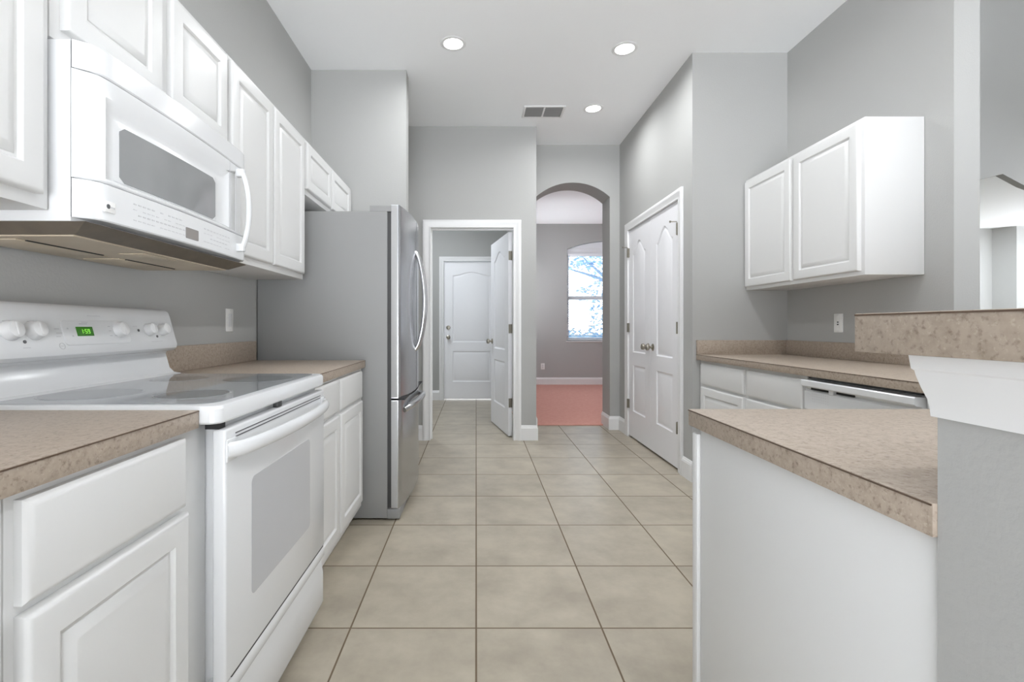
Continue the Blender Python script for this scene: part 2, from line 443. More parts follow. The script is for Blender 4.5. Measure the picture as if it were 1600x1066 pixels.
mb = MB()
mb.prism([(2.45, 4.6), (2.45, 0), (4.2, 0), (4.2, 2.46), (4.75, 2.545), (5.113, 2.600), (5.340, 2.652), (5.556, 2.536), (6.05, 2.36), (6.05, 0), (12.9, 0), (12.9, 4.6)], 'y', YL, YL + 0.07)
struct(mb.build('wall_living', 'wall'), 'grey living room wall with a peaked arch past the bar', 'wall')
mb = MB()
mb.prism([(4.6, 9.62), (10.27, 9.62), (10.47, 9.36), (12.9, 9.36), (12.9, 9.9), (4.6, 9.9)], 'z', 0, ZC + .01)
struct(mb.build('wall_den', 'wall'), 'pale far wall with corners seen through the living room arch', 'wall')

# ------------------------------------------------------------------ casings and baseboards
def casing(x0, x1, zt, w=0.075, y=0.0):
    """mitred door casing around an opening, front towards -y"""
    mb = MB()
    prof = [(0.0, 0.0), (0.0, -.009), (.004, -.012), (.010, -.012), (.013, -.0095), (.030, -.0115), (.046, -.0175), (.052, -.0195), (.068, -.0195), (w, -.016), (w, 0.0)]
    loops = [[(x0 - o, y + d, 0.0), (x0 - o, y + d, zt + o), (x1 + o, y + d, zt + o), (x1 + o, y + d, 0.0)] for o, d in prof]
    mb.loft(loops, cap0=False, cap1=False, closed=False)
    for k in (0, 3):
        mb.bm.faces.new([mb.bm.verts.new(l[k]) for l in loops])
    return mb

def jamb(x0, x1, zt, d, y=0.0, t=0.018):
    mb = MB()
    mb.box(x0 - t, x0, y, y + d, 0, zt + t); mb.box(x1, x1 + t, y, y + d, 0, zt + t); mb.box(x0, x1, y, y + d, zt, zt + t)
    return mb

t = thing('trim_1', 'white casing framing the open laundry doorway', 'door trim', (0, Y_LA, 0)); t['kind'] = 'structure'
casing(DX0, DX1, DZ).build('casing', 'trim', t)
jamb(DX0, DX1, DZ, 0.12).build('jamb', 'trim', t)
mb = MB(); mb.box(DX0, DX0 + .012, .05, .082, 0, DZ - .012); mb.box(DX0, DX1, .05, .082, DZ - .012, DZ)
mb.build('door_stop', 'trim', t)
t = thing('trim_2', 'white casing framing the closed outside door in the laundry', 'door trim', (0, Y_FAR, 0)); t['kind'] = 'structure'
casing(EX0, 0.345, 2.086, 0.066).build('casing', 'trim', t)
jamb(EX0, 0.345, 2.086, 0.14).build('jamb', 'trim', t)
t = thing('trim_3', 'white casing framing the double pantry doors', 'door trim', (XP, PY1, 0), RIGHT); t['kind'] = 'structure'
casing(0, PY1 - PY0, PZ).build('casing', 'trim', t)
jamb(0, PY1 - PY0, PZ, 0.11).build('jamb', 'trim', t)

def base_prof(h=0.145, t=0.015):
    return [(0, 0), (-t, 0), (-t, h * .80), (-t * .80, h * .83), (-t * .80, h * .87), (-t * .5, h * .91), (-t * .4, h * .97), (-t * .15, h), (0, h)]

def baseboard(name, label, lines):
    """lines = wall-face polylines; the room lies to the right when walking along them, corners are mitred"""
    mb = MB()
    for pl in lines:
        P = [Vector((x, y, 0)) for x, y in pl]
        D = [(q - p).normalized() for p, q in zip(P, P[1:])]
        N = [Vector((d.y, -d.x, 0)) for d in D]
        loops = []
        for i, p in enumerate(P):
            n0, n1 = N[max(i - 1, 0)], N[min(i, len(N) - 1)]
            m = (n0 + n1) / (1 + n0.dot(n1))
            loops.append([p - m * q[0] + Vector((0, 0, q[1])) for q in base_prof()])
        mb.loft(loops)
    return struct(mb.build(name, 'trim', smooth=False), label, 'baseboard')

baseboard('baseboard_laundry', 'white baseboard turning the corner beside the laundry doorway',
          [[(DX1 + 0.0751, Y_LA), (0.584, Y_LA), (0.584, Y_AR), (AX0, Y_AR), (AX0, Y_AR + .30)], [(-0.62, Y_LA), (DX0 - 0.0751, Y_LA)]])
baseboard('baseboard_arch', 'white baseboard wrapping the right foot of the archway',
          [[(AX1, Y_AR + .30), (AX1, Y_AR), (XP, Y_AR), (XP, PY1 + .0751)]])
baseboard('baseboard_pantry', 'white baseboard beside the pantry doors at the wall corner',
          [[(XP, PY0 - .0751), (XP, Y_NK), (XP + 0.03, Y_NK)]])
baseboard('baseboard_dining', 'white baseboard along the back of the carpeted room', [[(0.47, Y_DIN), (4.33, Y_DIN)]])
baseboard('baseboard_laundry_back', 'white baseboard beside the outside door in the laundry', [[(-1.6, Y_FAR), (EX0 - 0.0661, Y_FAR)], [(.345 + .0661, Y_FAR), (.464, Y_FAR)]])

# ------------------------------------------------------------------ moulded interior doors
def panel_loop(x0, x1, z0, z1, rise, i, y, n=16):
    """outline of a door panel, its head rising in a soft hump by rise"""
    pts = [(x0 + i, y, z0 + i), (x1 - i, y, z0 + i)]
    for k in range(n + 1):
        u = k / n
        x = (x1 - i) + ((x0 + i) - (x1 - i)) * u
        s = (x - x0) / (x1 - x0)
        pts.append((x, y, z1 - i + rise * 0.5 * (1 - math.cos(2 * PI * s))))
    return pts

def door_leaf(w, h, t, panels):
    """a moulded panel door, faces at y=0 (front) and y=t, x 0..w, z 0..h"""
    mb = MB(); bm = mb.bm
    for y, sgn in ((0.0, 1), (t, -1)):
        edges = []
        def ring(pts):
            vs = [bm.verts.new(p) for p in pts]
            for a, b in zip(vs, vs[1:] + vs[:1]): edges.append(bm.edges.new((a, b)))
            return vs
        ring([(0, y, 0), (w, y, 0), (w, y, h), (0, y, h)])
        tops = []
        for (x0, x1, z0, z1, rise) in panels:
            tops.append(ring(panel_loop(x0, x1, z0, z1, rise, 0, y)))
        bmesh.ops.triangle_fill(bm, use_beauty=True, use_dissolve=False, edges=edges, normal=(0, -sgn, 0))
        for (x0, x1, z0, z1, rise), top in zip(panels, tops):
            prof = [(.006, .005), (.013, .0085), (.020, .0085), (.034, .004), (.050, .0015)]
            rows = [top] + [[bm.verts.new(p) for p in panel_loop(x0, x1, z0, z1, rise, i, y + sgn * d)] for i, d in prof]
            n = len(top)
            for a, b in zip(rows, rows[1:]):
                for k in range(n):
                    bm.faces.new((a[k], a[(k + 1) % n], b[(k + 1) % n], b[k]))
            bm.faces.new(rows[-1])
    bmesh.ops.remove_doubles(bm, verts=bm.verts[:], dist=1e-5)
    c = {}
    for x in (0, w):
        for z in (0, h):
            for y in (0, t):
                c[(x, y, z)] = min(bm.verts, key=lambda v: (v.co - Vector((x, y, z))).length)
    for q in ([(0, 0, 0), (0, t, 0), (0, t, h), (0, 0, h)], [(w, 0, 0), (w, t, 0), (w, t, h), (w, 0, h)],
              [(0, 0, 0), (w, 0, 0), (w, t, 0), (0, t, 0)], [(0, 0, h), (w, 0, h), (w, t, h), (0, t, h)]):
        bm.faces.new([c[p] for p in q])
    return mb

def knob(c, axis_sign=-1, y0=0.0):
    """round door knob on a rosette, pointing to -y (or +y)"""
    s = axis_sign
    prof = [(0.0, 0), (.031, 0), (.031, .004), (.026, .008), (.012, .011), (.0105, .026), (.015, .032), (.026, .040), (.0285, .050), (.026, .060), (.016, .066), (0, .068)]
    return MB().lathe([(r, s * hh) for r, hh in prof], (c[0], y0, c[1]), 'y', 24)

def hinge_mb(x, z, y=0.0, hgt=0.09):
    mb = MB()
    mb.tube([(x, y - .006, z - hgt / 2), (x, y - .006, z + hgt / 2)], 0.0065, 10)
    mb.lathe([(0.0, 0), (.0045, .002), (.003, .007), (0, .008)], (x, y - .006, z + hgt / 2), 'z', 10)
    mb.box(x - .014, x + .014, y - .003, y, z - hgt / 2, z + hgt / 2)
    return mb

PAN = lambda w: [(0.115 * w / .6, w - 0.115 * w / .6, 0.255, 0.730, 0.0), (0.115 * w / .6, w - 0.115 * w / .6, 0.850, 1.815, 0.085)]

# open laundry door, hinged on the far side of its jamb
th = math.radians(10.9)
d1 = thing('door_1', 'white panel door standing open into the laundry', 'door', (0.322, 4.818, 0.012), PI / 2 + th); d1['kind'] = 'structure'
# local x runs from the hinge into the laundry; the +y side is the face seen from the kitchen
W1 = 0.79
door_leaf(W1, 2.035, 0.036, PAN(W1)).xform(Matrix.Translation((0, -0.036, 0))).build('leaf', 'door', d1)
for zz in (0.33, 1.07, 1.80):
    mb = MB(); mb.box(-.0035, 0, -.036, -.002, zz - .045, zz + .045); mb.tube([(-.006, -.038, zz - .045), (-.006, -.038, zz + .045)], .0065, 10)
    mb.build('hinge', 'hinge', d1)
knob((W1 - .065, .925), 1, 0.0).build('knob', 'nickel', d1)

# closed outside door of the laundry
d2 = thing('door_2', 'closed white panel door with a deadbolt at the back of the laundry', 'door', (EX0, Y_FAR + 0.02, 0.015)); d2['kind'] = 'structure'
W2 = 0.83
door_leaf(W2, 2.065, 0.044, [(0.13, W2 - .13, 0.26, 0.72, 0), (0.13, W2 - .13, 0.855, 1.86, 0.055)]).build('leaf', 'door', d2)
knob((0.066, .930), -1).build('knob', 'nickel', d2)
MB().lathe([(0, 0), (.031, 0), (.031, -.006), (.024, -.014), (.012, -.016), (0, -.017)], (0.066, 0, 1.075), 'y', 24).build('deadbolt', 'nickel', d2)

# pantry pair
LW = (PY1 - PY0) / 2 - 0.003
def pantry(name, label, x0, hinge_left):
    d = thing(name, label, 'door', (XP + 0.004, PY1 - x0, 0.018), RIGHT); d['kind'] = 'structure'
    door_leaf(LW, PZ - 0.022, 0.035, [(0.135, LW - .125, 0.255, 0.71, 0), (0.135, LW - .125, 0.835, 1.79, 0.12)] if not hinge_left else
              [(0.125, LW - .135, 0.255, 0.71, 0), (0.125, LW - .135, 0.835, 1.79, 0.12)]).build('leaf', 'door', d)
    hx = 0.0 if hinge_left else LW
    for k, zz in enumerate((0.315, 1.075, 1.825)):
        s = -1 if hinge_left else 1
        kx_ = hx - s * .006
        mb = MB(); mb.tube([(kx_, -.016, zz - .045), (kx_, -.016, zz + .045)], 0.0075, 10)
        mb.box(min(hx, hx - s * .022), max(hx, hx - s * .022), -.012, 0, zz - .045, zz + .045)
        if k == 2:          # pin stop on the upper hinge
            mb.tube([(kx_, -.016, zz + .045), (kx_, -.020, zz + .055), (kx_ - s * .004, -.062, zz + .056)], 0.004, 8)
            mb.lathe([(0, 0), (.008, 0), (.008, -.01), (0, -.011)], (kx_ - s * .004, -.062, zz + .056), 'y', 10)
        mb.build('hinge', 'hinge', d)
    kx = LW - .055 if hinge_left else .055
    knob((kx, .905)).build('knob', 'nickel', d)
pantry('door_3', 'white pantry door leaf beside the archway, knob on its near edge', 0.002, True)
pantry('door_4', 'white pantry door leaf farther from the archway, hinged at the kitchen end', LW + 0.004, False)

# ------------------------------------------------------------------ dining window, blind and outdoors
w = thing('window_1', 'tall arched window of the carpeted room', 'window', (0, Y_DIN + .06, 0)); w['kind'] = 'structure'
mb = MB()
for a, b in ((WX0, WX0 + .05), (WX1 - .05, WX1)): mb.box(a, b, .03, .09, WZ0, WZS)
mb.box(WX0 + .05, WX1 - .05, .03, .09, WZ0, WZ0 + .05); mb.box(WX0 + .05, WX1 - .05, .02, .09, 1.625, 1.685)
ap = arch_pts(WX0, WX1, WZS, WZA); ip = arch_pts(WX0 + .05, WX1 - .05, WZS, WZA - .05)
mb.loft([[(x, .03, z) for x, z in ap], [(x, .09, z) for x, z in ap], [(x, .09, z) for x, z in ip], [(x, .03, z) for x, z in ip], [(x, .03, z) for x, z in ap]], False, False, closed=False)
mb.build('window_frame', 'trim', w)
mb = MB(); mb.prism([(WX0 + .04, WZ0 + .04)] + [(WX0 + .04, WZS)] + ip[1:-1] + [(WX1 - .04, WZS), (WX1 - .04, WZ0 + .04)], 'y', .058, .062)
mb.build('pane', 'pane', w, smooth=False)
mb = MB(); mb.box(WX0 - .02, WX1 + .02, -.075, .03, WZ0 - .02, WZ0, .004)
mb.build('window_sill', 'trim', w)

bl = thing('window_blind', 'white horizontal slat blind hanging in the tall window', 'blind', (0, Y_DIN + .045, 0))
mb = MB(); mb.box(WX0 + .012, WX1 - .012, -.03, .03, 2.440, 2.485, .003); mb.build('headrail', 'blind', bl)
va = arch_pts(WX0 + .012, WX1 - .012, WZS - .006, WZA - .012)
mb = MB(); mb.prism([(WX0 + .012, 2.487)] + va + [(WX1 - .012, 2.487)], 'y', -.012, .006); mb.build('arch_valance', 'blind', bl)
mb = MB(); mb.box(WX0 + .02, WX1 - .02, -.020, -.012, 2.520, 2.527, .001); mb.box(WX0 + .02, WX1 - .02, -.020, -.012, 2.575, 2.582, .001); mb.build('valance_rib', 'trim', bl)
mb = MB()
z = 2.41
while z > WZ0 + .06:
    mb.prism([(-.024, z - .005), (.024, z + .005), (.0235, z + .0078), (-.0245, z - .0022)], 'x', WX0 + .014, WX1 - .014); z -= .0445
mb.build('slats', 'blind', bl, smooth=False)
mb = MB(); mb.box(WX0 + .014, WX1 - .014, -.025, .025, WZ0 + .012, WZ0 + .032, .003); mb.build('bottom_rail', 'blind', bl)
mb = MB()
for x in (WX0 + .18, (WX0 + WX1) / 2, WX1 - .18):
    for y in (-.026, .026): mb.box(x - .001, x + .001, y - .001, y + .001, WZ0 + .03, 2.45)
mb.build('ladder_cord', 'blind', bl, smooth=False)

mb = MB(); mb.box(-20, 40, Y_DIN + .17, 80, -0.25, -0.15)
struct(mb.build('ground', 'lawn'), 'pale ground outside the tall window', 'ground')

def leaves(mb, c, r, n, s=0.09, flat=0.7):
    for _ in range(n):
        while True:
            v = Vector((random.uniform(-1, 1), random.uniform(-1, 1), random.uniform(-1, 1)))
            if v.length < 1: break
        p = Vector(c) + Vector((v.x * r[0], v.y * r[1], v.z * r[2]))
        a = Vector((random.uniform(-1, 1), random.uniform(-1, 1), random.uniform(-.5, .5))).normalized()
        b = a.cross(Vector((random.uniform(-1, 1), random.uniform(-1, 1), random.uniform(-1, 1)))).normalized()
        l = s * random.uniform(.6, 1.2)
        q = [p - a * l, p + b * l * .45, p + a * l, p - b * l * .45]
        mb.bm.faces.new([mb.bm.verts.new(x) for x in q])

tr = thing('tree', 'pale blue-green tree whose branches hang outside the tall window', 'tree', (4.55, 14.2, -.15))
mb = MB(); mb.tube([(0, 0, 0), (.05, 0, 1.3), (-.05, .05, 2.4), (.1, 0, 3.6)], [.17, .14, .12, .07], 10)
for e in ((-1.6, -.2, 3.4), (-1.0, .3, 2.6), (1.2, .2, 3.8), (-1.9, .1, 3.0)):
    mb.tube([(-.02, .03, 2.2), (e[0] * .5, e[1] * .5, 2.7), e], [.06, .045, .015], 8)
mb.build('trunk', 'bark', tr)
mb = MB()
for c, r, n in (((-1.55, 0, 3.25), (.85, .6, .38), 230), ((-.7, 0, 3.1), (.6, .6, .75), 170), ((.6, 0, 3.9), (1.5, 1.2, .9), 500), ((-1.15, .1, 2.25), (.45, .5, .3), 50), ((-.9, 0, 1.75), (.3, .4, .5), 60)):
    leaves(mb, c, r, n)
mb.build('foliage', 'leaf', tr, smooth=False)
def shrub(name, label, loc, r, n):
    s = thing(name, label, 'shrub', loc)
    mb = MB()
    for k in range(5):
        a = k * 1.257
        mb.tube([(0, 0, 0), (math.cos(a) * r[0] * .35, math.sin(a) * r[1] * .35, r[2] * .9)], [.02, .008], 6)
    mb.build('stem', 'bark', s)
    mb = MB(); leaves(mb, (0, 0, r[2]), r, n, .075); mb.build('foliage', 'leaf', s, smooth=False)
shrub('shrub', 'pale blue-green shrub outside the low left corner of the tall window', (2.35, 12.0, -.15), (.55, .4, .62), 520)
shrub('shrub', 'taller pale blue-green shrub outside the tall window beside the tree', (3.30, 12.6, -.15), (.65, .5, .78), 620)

# ------------------------------------------------------------------ ceiling fittings
def downlight(label, x, y, seen=True):
    t = thing('ceiling_light', label, 'ceiling light', (x, y, ZC), 0, 'recessed kitchen ceiling lights')
    MB().lathe([(.064, -.001), (.066, -.005), (.085, -.004), (.090, -.0005), (.090, 0), (.064, 0)], (0, 0, 0), 'z', 40, True).build('trim_ring', 'trim', t)
    MB().lathe([(0, -.0025), (.066, -.0025), (.066, -.0005), (0, -.0005)], (0, 0, 0), 'z', 40).build('lens', 'lens', t)
    ld = bpy.data.lights.new('downlight', 'AREA'); ld.shape = 'DISK'; ld.size = 0.13; ld.spread = math.radians(166)
    ld.energy = P_DOWN; ld.color = (0.955, 0.978, 1.0)
    lo = bpy.data.objects.new('lamp', ld); COL.objects.link(lo); lo.parent = t; lo.location = (0, 0, -.012)
    return t
downlight('round recessed ceiling light above the refrigerator side of the kitchen', -0.158, 3.32)
downlight('round recessed ceiling light in front of the pantry wall corner', 1.039, 3.381)
downlight('small-looking round recessed ceiling light nearest the archway beside the vent', 1.044, 4.307)
for x, y in ((1.039, 1.75), (1.039, 0.1)):
    downlight('round recessed ceiling light overhead, outside the photograph', x, y)

def added_ceiling_lamp(name, label, loc, power):  # unseen lamps added to brighten the rooms beyond
    t = thing(name, label, 'ceiling light', loc)
    MB().lathe([(0, -.07), (.09, -.065), (.14, -.045), (.16, -.015), (.16, 0), (0, 0)], (0, 0, 0), 'z', 32).build('shade', 'lens', t)
    ld = bpy.data.lights.new('added_room_lamp', 'AREA'); ld.shape = 'DISK'; ld.size = 0.3; ld.energy = power; ld.color = (.86, .93, 1)
    lo = bpy.data.objects.new('lamp', ld); COL.objects.link(lo); lo.parent = t; lo.location = (0, 0, -.09)
added_ceiling_lamp('added_den_light', 'added round ceiling light brightening the room past the living room arch, out of view', (9.6, 7.9, ZC), P_ROOM * .8)  # added lamp, kept out of view, lifts the den walls
v = thing('ceiling_vent', 'white rectangular air vent with grey louvers in the ceiling', 'vent', (0.607, 4.364, ZC))
mb = MB()
for a in ((-.185, -.165, -.115, .115), (.165, .185, -.115, .115), (-.165, .165, -.115, -.095), (-.165, .165, .095, .115), (-.008, .008, -.095, .095)):
    mb.box(a[0], a[1], a[2], a[3], -.010, -.0005, .002)
mb.build('frame', 'trim', v)
MB().box(-.165, .165, -.095, .095, -.0035, -.001).build('backing', 'dark', v)
for x0, x1 in ((-.163, -.010), (.010, .163)):
    mb = MB()
    for k in range(9):
        y = -.088 + k * .021
        mb.prism([(y, -.004), (y + .002, -.004), (y + .017, -.009), (y + .015, -.009)], 'x', x0, x1)
    mb.build('louver', 'vent_grey', v, smooth=False)

added_ceiling_lamp('added_laundry_light', 'added round ceiling light brightening the laundry, hidden above the doorway', (-0.9, 5.9, ZC), P_ROOM * .34)  # added lamp, placed to light the open laundry door
added_ceiling_lamp('added_dining_light', 'added round ceiling light brightening the carpeted room, hidden above the archway', (2.6, 6.9, ZC), P_ROOM * .25)  # added lamp, lifts the walls beyond the archway

# ------------------------------------------------------------------ wall plates
def plate(name, label, cat, loc, rotz, kind):
    t = thing(name, label, cat, loc, rotz)
    MB().box(-.035, .035, -.006, 0, -.0575, .0575, .0025).build('plate', 'plate', t)
    if kind == 'rocker':
        MB().box(-.0165, .0165, -.0085, -.005, -.033, .033, .002).build('rocker', 'appl_soft', t)
    elif kind == 'jack':
        MB().box(-.0165, .0165, -.0075, -.005, -.033, .033, .001).build('insert', 'plate', t)
        mb = MB(); mb.box(-.006, .006, -.0085, -.007, .002, .010); mb.box(-.006, .006, -.0085, -.007, -.012, -.004); mb.build('jack_hole', 'black', t)
    else:
        for zc in (-.019, .019):
            s = MB().lathe([(0, 0), (.016, 0), (.016, -.003), (0, -.003)], (0, -.005, zc), 'y', 20).build('socket', 'appl_soft', t)
            mb = MB(); mb.box(-.007, -.005, -.0085, -.0078, zc - .002, zc + .007); mb.box(.005, .007, -.0085, -.0078, zc - .002, zc + .007); mb.build('slot', 'dark', s)
    for zc in ((-.0485, .0485) if kind != 'socket' else (0,)):
        MB().lathe([(0, 0), (.003, 0), (.0025, -.0015), (0, -.0018)], (0, -.0058, zc), 'y', 10).build('screw', 'appl_soft', t)
    return t
plate('light_switch', 'white rocker plate on the grey wall above the counter by the refrigerator', 'switch', (XL, 2.442, 1.134), LEFT, 'rocker')
plate('wall_jack', 'white jack plate with two black holes under the wall cabinet', 'outlet', (XR, 2.943, 1.123), RIGHT, 'jack')
plate('wall_outlet', 'white duplex outlet low on the wall of the carpeted room', 'outlet', (1.257, Y_DIN, .355), 0, 'socket')

# ------------------------------------------------------------------ cabinets
def cabinet(name, label, loc, rotz, wid, dep, z0, z1, fronts, toe=False, cat='cabinet', open_bottom=False):
    """face frame at local y=0; fronts = [(kind, x0, x1, z0, z1)]"""
    t = thing(name, label, cat, loc, rotz)
    mb = MB()
    if toe:
        mb.box(0, wid, 0, dep, z0, z1, .0015)
    else:
        mb.box(0, wid, 0, dep, z0, z1, .0015)
    mb.build('body', 'cab', t)
    if toe:
        MB().box(0.002, wid - .002, .065, .08, 0, z0).build('toe_kick', 'toe', t)
    for f in fronts:
        k, x0, x1, a, b = f[:5]
        if k == 'door': raised_panel(x0, x1, a, b).build('door', 'cab', t)
        else: slab_front(x0, x1, a, b).build('drawer', 'cab', t)
    return t

ZU0, ZU1 = 1.358, 2.137
XUF = -0.945                                  # upper face frames
def upper(name, label, y0, y1, z0, doors, zdoor=None):
    return cabinet(name, label, (XUF, y0, 0), LEFT, y1 - y0, XUF - XL - .002, z0, ZU1,
                   [('door', a - y0, b - y0, z0 + .028, ZU1 - .022) for a, b in doors])
upper('wall_cabinet', 'white wall cabinet at the near end of the left run, cut by the picture edge', 0.36, 1.066, ZU0, [(0.395, 0.700), (0.715, 1.040)])
upper('wall_cabinet', 'short white two-door wall cabinet above the microwave', 1.070, 1.824, 1.745, [(1.096, 1.432), (1.474, 1.804)])
upper('wall_cabinet', 'tall white two-door wall cabinet between microwave and refrigerator', 1.828, 2.634, ZU0, [(1.836, 2.210), (2.224, 2.614)])
upper('wall_cabinet', 'short white two-door wall cabinet above the refrigerator', 2.638, 3.655, 1.832, [(2.655, 3.098), (3.114, 3.556)])
cabinet('wall_cabinet', 'white two-door wall cabinet over the dishwasher counter', (1.915, Y_NK - .002, 0), RIGHT, Y_NK - .002 - 2.380, XR - 1.915 - .002, ZU0, ZU1,
        [('door', 0.012, 0.508, ZU0 + .022, ZU1 - .018), ('door', 0.538, 1.026, ZU0 + .022, ZU1 - .018)])

XBF = -0.640                                  # base face frames, left run
BD, BR, BT = (.713, .860), (.146, .698), .8735
def base(name, label, y0, y1, fr):
    return cabinet(name, label, (XBF, y0, 0), LEFT, y1 - y0, XBF - XL - .002, .105, BT,
                   [(k, a - y0, b - y0) + (BD if k == 'drawer' else BR) for k, a, b in fr], toe=True)
base('base_cabinet', 'white base cabinet at the near left corner of the picture', 0.10, 0.652, [('drawer', .13, .625), ('door', .13, .635)])
base('base_cabinet', 'white single-door base cabinet between the picture corner and the range', 0.654, 1.142, [('drawer', .668, 1.043), ('door', .668, 1.050)])
base('base_cabinet', 'white two-door base cabinet between range and refrigerator', 1.852, 2.690, [('drawer', 1.868, 2.206), ('drawer', 2.229, 2.645), ('door', 1.868, 2.206), ('door', 2.229, 2.648)])

ZR = 0.9055
XRF = 1.590
def rbase(name, label, ya, yb, fr):
    return cabinet(name, label, (XRF, ya, 0), RIGHT, ya - yb, XR - XRF - .002, .105, ZR - .0385,
                   [(k, ya - a, ya - b, *zz) for k, a, b, zz in fr], toe=True)
rbase('base_cabinet', 'white drawer-and-door base cabinet in the corner by the pantry wall', Y_NK - .002, 2.826,
      [('drawer', 3.385, 2.850, (.700, .846)), ('door', 3.385, 2.850, (.146, .682))])
rbase('base_cabinet', 'white base cabinet beside the dishwasher', 2.824, 2.318,
      [('drawer', 2.812, 2.335, (.700, .846)), ('door', 2.812, 2.335, (.146, .682))])
rbase('base_cabinet', 'white corner base cabinet hidden behind the peninsula', 1.704, 1.30, [])

# peninsula: cabinet run behind the half wall, its finished end towards the aisle
pn = thing('peninsula_cabinet', 'white peninsula base cabinet with a plain end panel', 'cabinet', (0.530, 0, 0))
MB().box(0, XR - .53 - .02, .537, 1.108, .105, ZR - .0385, .0015).build('body', 'cab', pn)
MB().box(0.03, XR - .53 - .02, .537, 1.04, 0, .105).build('toe_kick', 'toe', pn)
MB().box(-.016, 0, .536, 1.106, 0.0, ZR - .0385, .001).build('end_panel', 'cab', pn)
fd = MB(); fd.box(-.022, .445, 1.112, 1.138, .115, ZR - .052, .004); fd.build('door', 'cab', pn)

# ------------------------------------------------------------------ countertops
def counter_piece(mb, pts, z0, z1):
    mb.prism(pts, 'z', z0, z1)

XCF = -0.620
ct = thing('countertop', 'beige speckled laminate countertop at the near left before the range', 'countertop', (0, 0, 0))
mb = MB(); mb.box(XL + .002, XCF, 0.08, 1.081, .874, .914, .0015); mb.build('slab', 'laminate', ct)
MB().box(XCF, XCF + .0012, 0.08, 1.080, .9105, .9128).build('edge_seam', 'seam', ct)
MB().box(XL + .002, XL + .022, 0.08, 1.081, .9141, 1.019, .002).build('backsplash', 'laminate', ct)
ct = thing('countertop', 'beige speckled laminate countertop between range and refrigerator', 'countertop', (0, 0, 0))
mb = MB(); mb.box(XL + .002, XCF, 1.849, 2.703, .874, .914, .0015); mb.build('slab', 'laminate', ct)
MB().box(XCF, XCF + .0012, 1.850, 2.702, .9105, .9128).build('edge_seam', 'seam', ct)
MB().box(XL + .002, XL + .022, 1.849, 2.703, .9141, 1.021, .002).build('backsplash', 'laminate', ct)

XRC = 1.560
ct = thing('countertop', 'beige speckled laminate countertop above the dishwasher', 'countertop', (0, 0, 0))
mb = MB(); mb.box(XRC, XR - .002, 1.149, Y_NK - .002, ZR - .038, ZR, .0015); mb.build('slab', 'laminate', ct)
MB().box(XRC - .0012, XRC, 1.16, Y_NK - .003, ZR - .0034, ZR - .0012).build('edge_seam', 'seam', ct)
mb = MB(); mb.box(XRC, XR - .0225, Y_NK - .022, Y_NK - .002, ZR + .0001, ZR + .101, .002); mb.build('backsplash', 'laminate', ct)
mb = MB(); mb.box(XR - .022, XR - .002, 1.149, Y_NK - .002, ZR + .0001, ZR + .101, .002); mb.build('backsplash', 'laminate', ct)
ct = thing('peninsula_countertop', 'beige speckled laminate top of the peninsula in front of the half wall', 'countertop', (0, 0, 0))
mb = MB(); mb.box(0.503, XR - .002, 0.5325, 1.146, ZR - .038, ZR, .0015); mb.build('slab', 'laminate', ct)
MB().box(0.5018, 0.503, 0.5335, 1.145, ZR - .0032, ZR - .0012).build('edge_seam', 'seam', ct)

bt = thing('bar_top', 'raised speckled laminate breakfast bar top on the half wall', 'bar top', (0, 0, 0))
MB().box(0.475, 3.2, 0.24, 0.607, 1.069, 1.1165, .0015).build('slab', 'laminate', bt)
MB().box(0.4742, 0.475, 0.241, 0.606, 1.1138, 1.1156).build('edge_seam', 'seam', bt)

# crown under the bar, wrapping the end and the kitchen face of the half wall
mb = MB()
prof = [(0.0, 1.001), (.004, 1.001), (.0045, 1.010), (.006, 1.020), (.0095, 1.032), (.0125, 1.045), (.0135, 1.051), (.0155, 1.053), (.017, 1.068), (0.0, 1.068)]
loops = [[(3.2, .532 + o, z), (.508 - o, .532 + o, z), (.508 - o, .41 - o, z), (3.2, .41 - o, z)] for o, z in prof]
mb.loft(loops, False, False, closed=False)
struct(mb.build('trim_bar_crown', 'trim'), 'white crown moulding under the raised bar top', 'trim')

# ------------------------------------------------------------------ range
rg = thing('range', 'white electric range with glass cooktop and upright control panel', 'range', (-0.578, 1.085, 0), LEFT)
# local: x 0..0.76 along the wall, y 0 at the cooktop front, y+ towards the wall (wall at y=0.672)
MB().box(.063, .752, .034, .655, .03, .876, .002).build('body', 'appl', rg)
for x in (.10, .71):
    for y in (.08, .60): MB().lathe([(0, 0), (.016, 0), (.016, .03), (0, .03)], (x, y, 0), 'z', 12).build('leveling_foot', 'dark', rg)
def round_rect(x0, x1, y0, y1, r, n=6):
    pts = []
    for cx, cy, a0 in ((x1 - r[0], y0 + r[0], -90), (x1 - r[1], y1 - r[1], 0), (x0 + r[2], y1 - r[2], 90), (x0 + r[3], y0 + r[3], 180)):
        rr = {(-90): r[0], 0: r[1], 90: r[2], 180: r[3]}[a0]
        for k in range(n + 1):
            a = math.radians(a0 + 90 * k / n); pts.append((cx + rr * math.cos(a), cy + rr * math.sin(a)))
    return pts
mb = MB()
rim = lambda i: round_rect(0.0 + i, .760 - i, 0.0 + i, .600, (.025, .004, .004, .025))
mb.loft([[(x, y, z) for x, y in rim(i)] for i, z in ((.003, .880), (0, .884), (0, .914), (.004, .9205), (.010, .9225))])
mb.build('cooktop', 'appl', rg)
mb = MB(); g = round_rect(.020, .740, .028, .575, (.05, .006, .006, .05))
mb.loft([[(x, y, z) for x, y in g] for z in (.9222, .9236)]); mb.build('glass_surface', 'glasstop', rg)
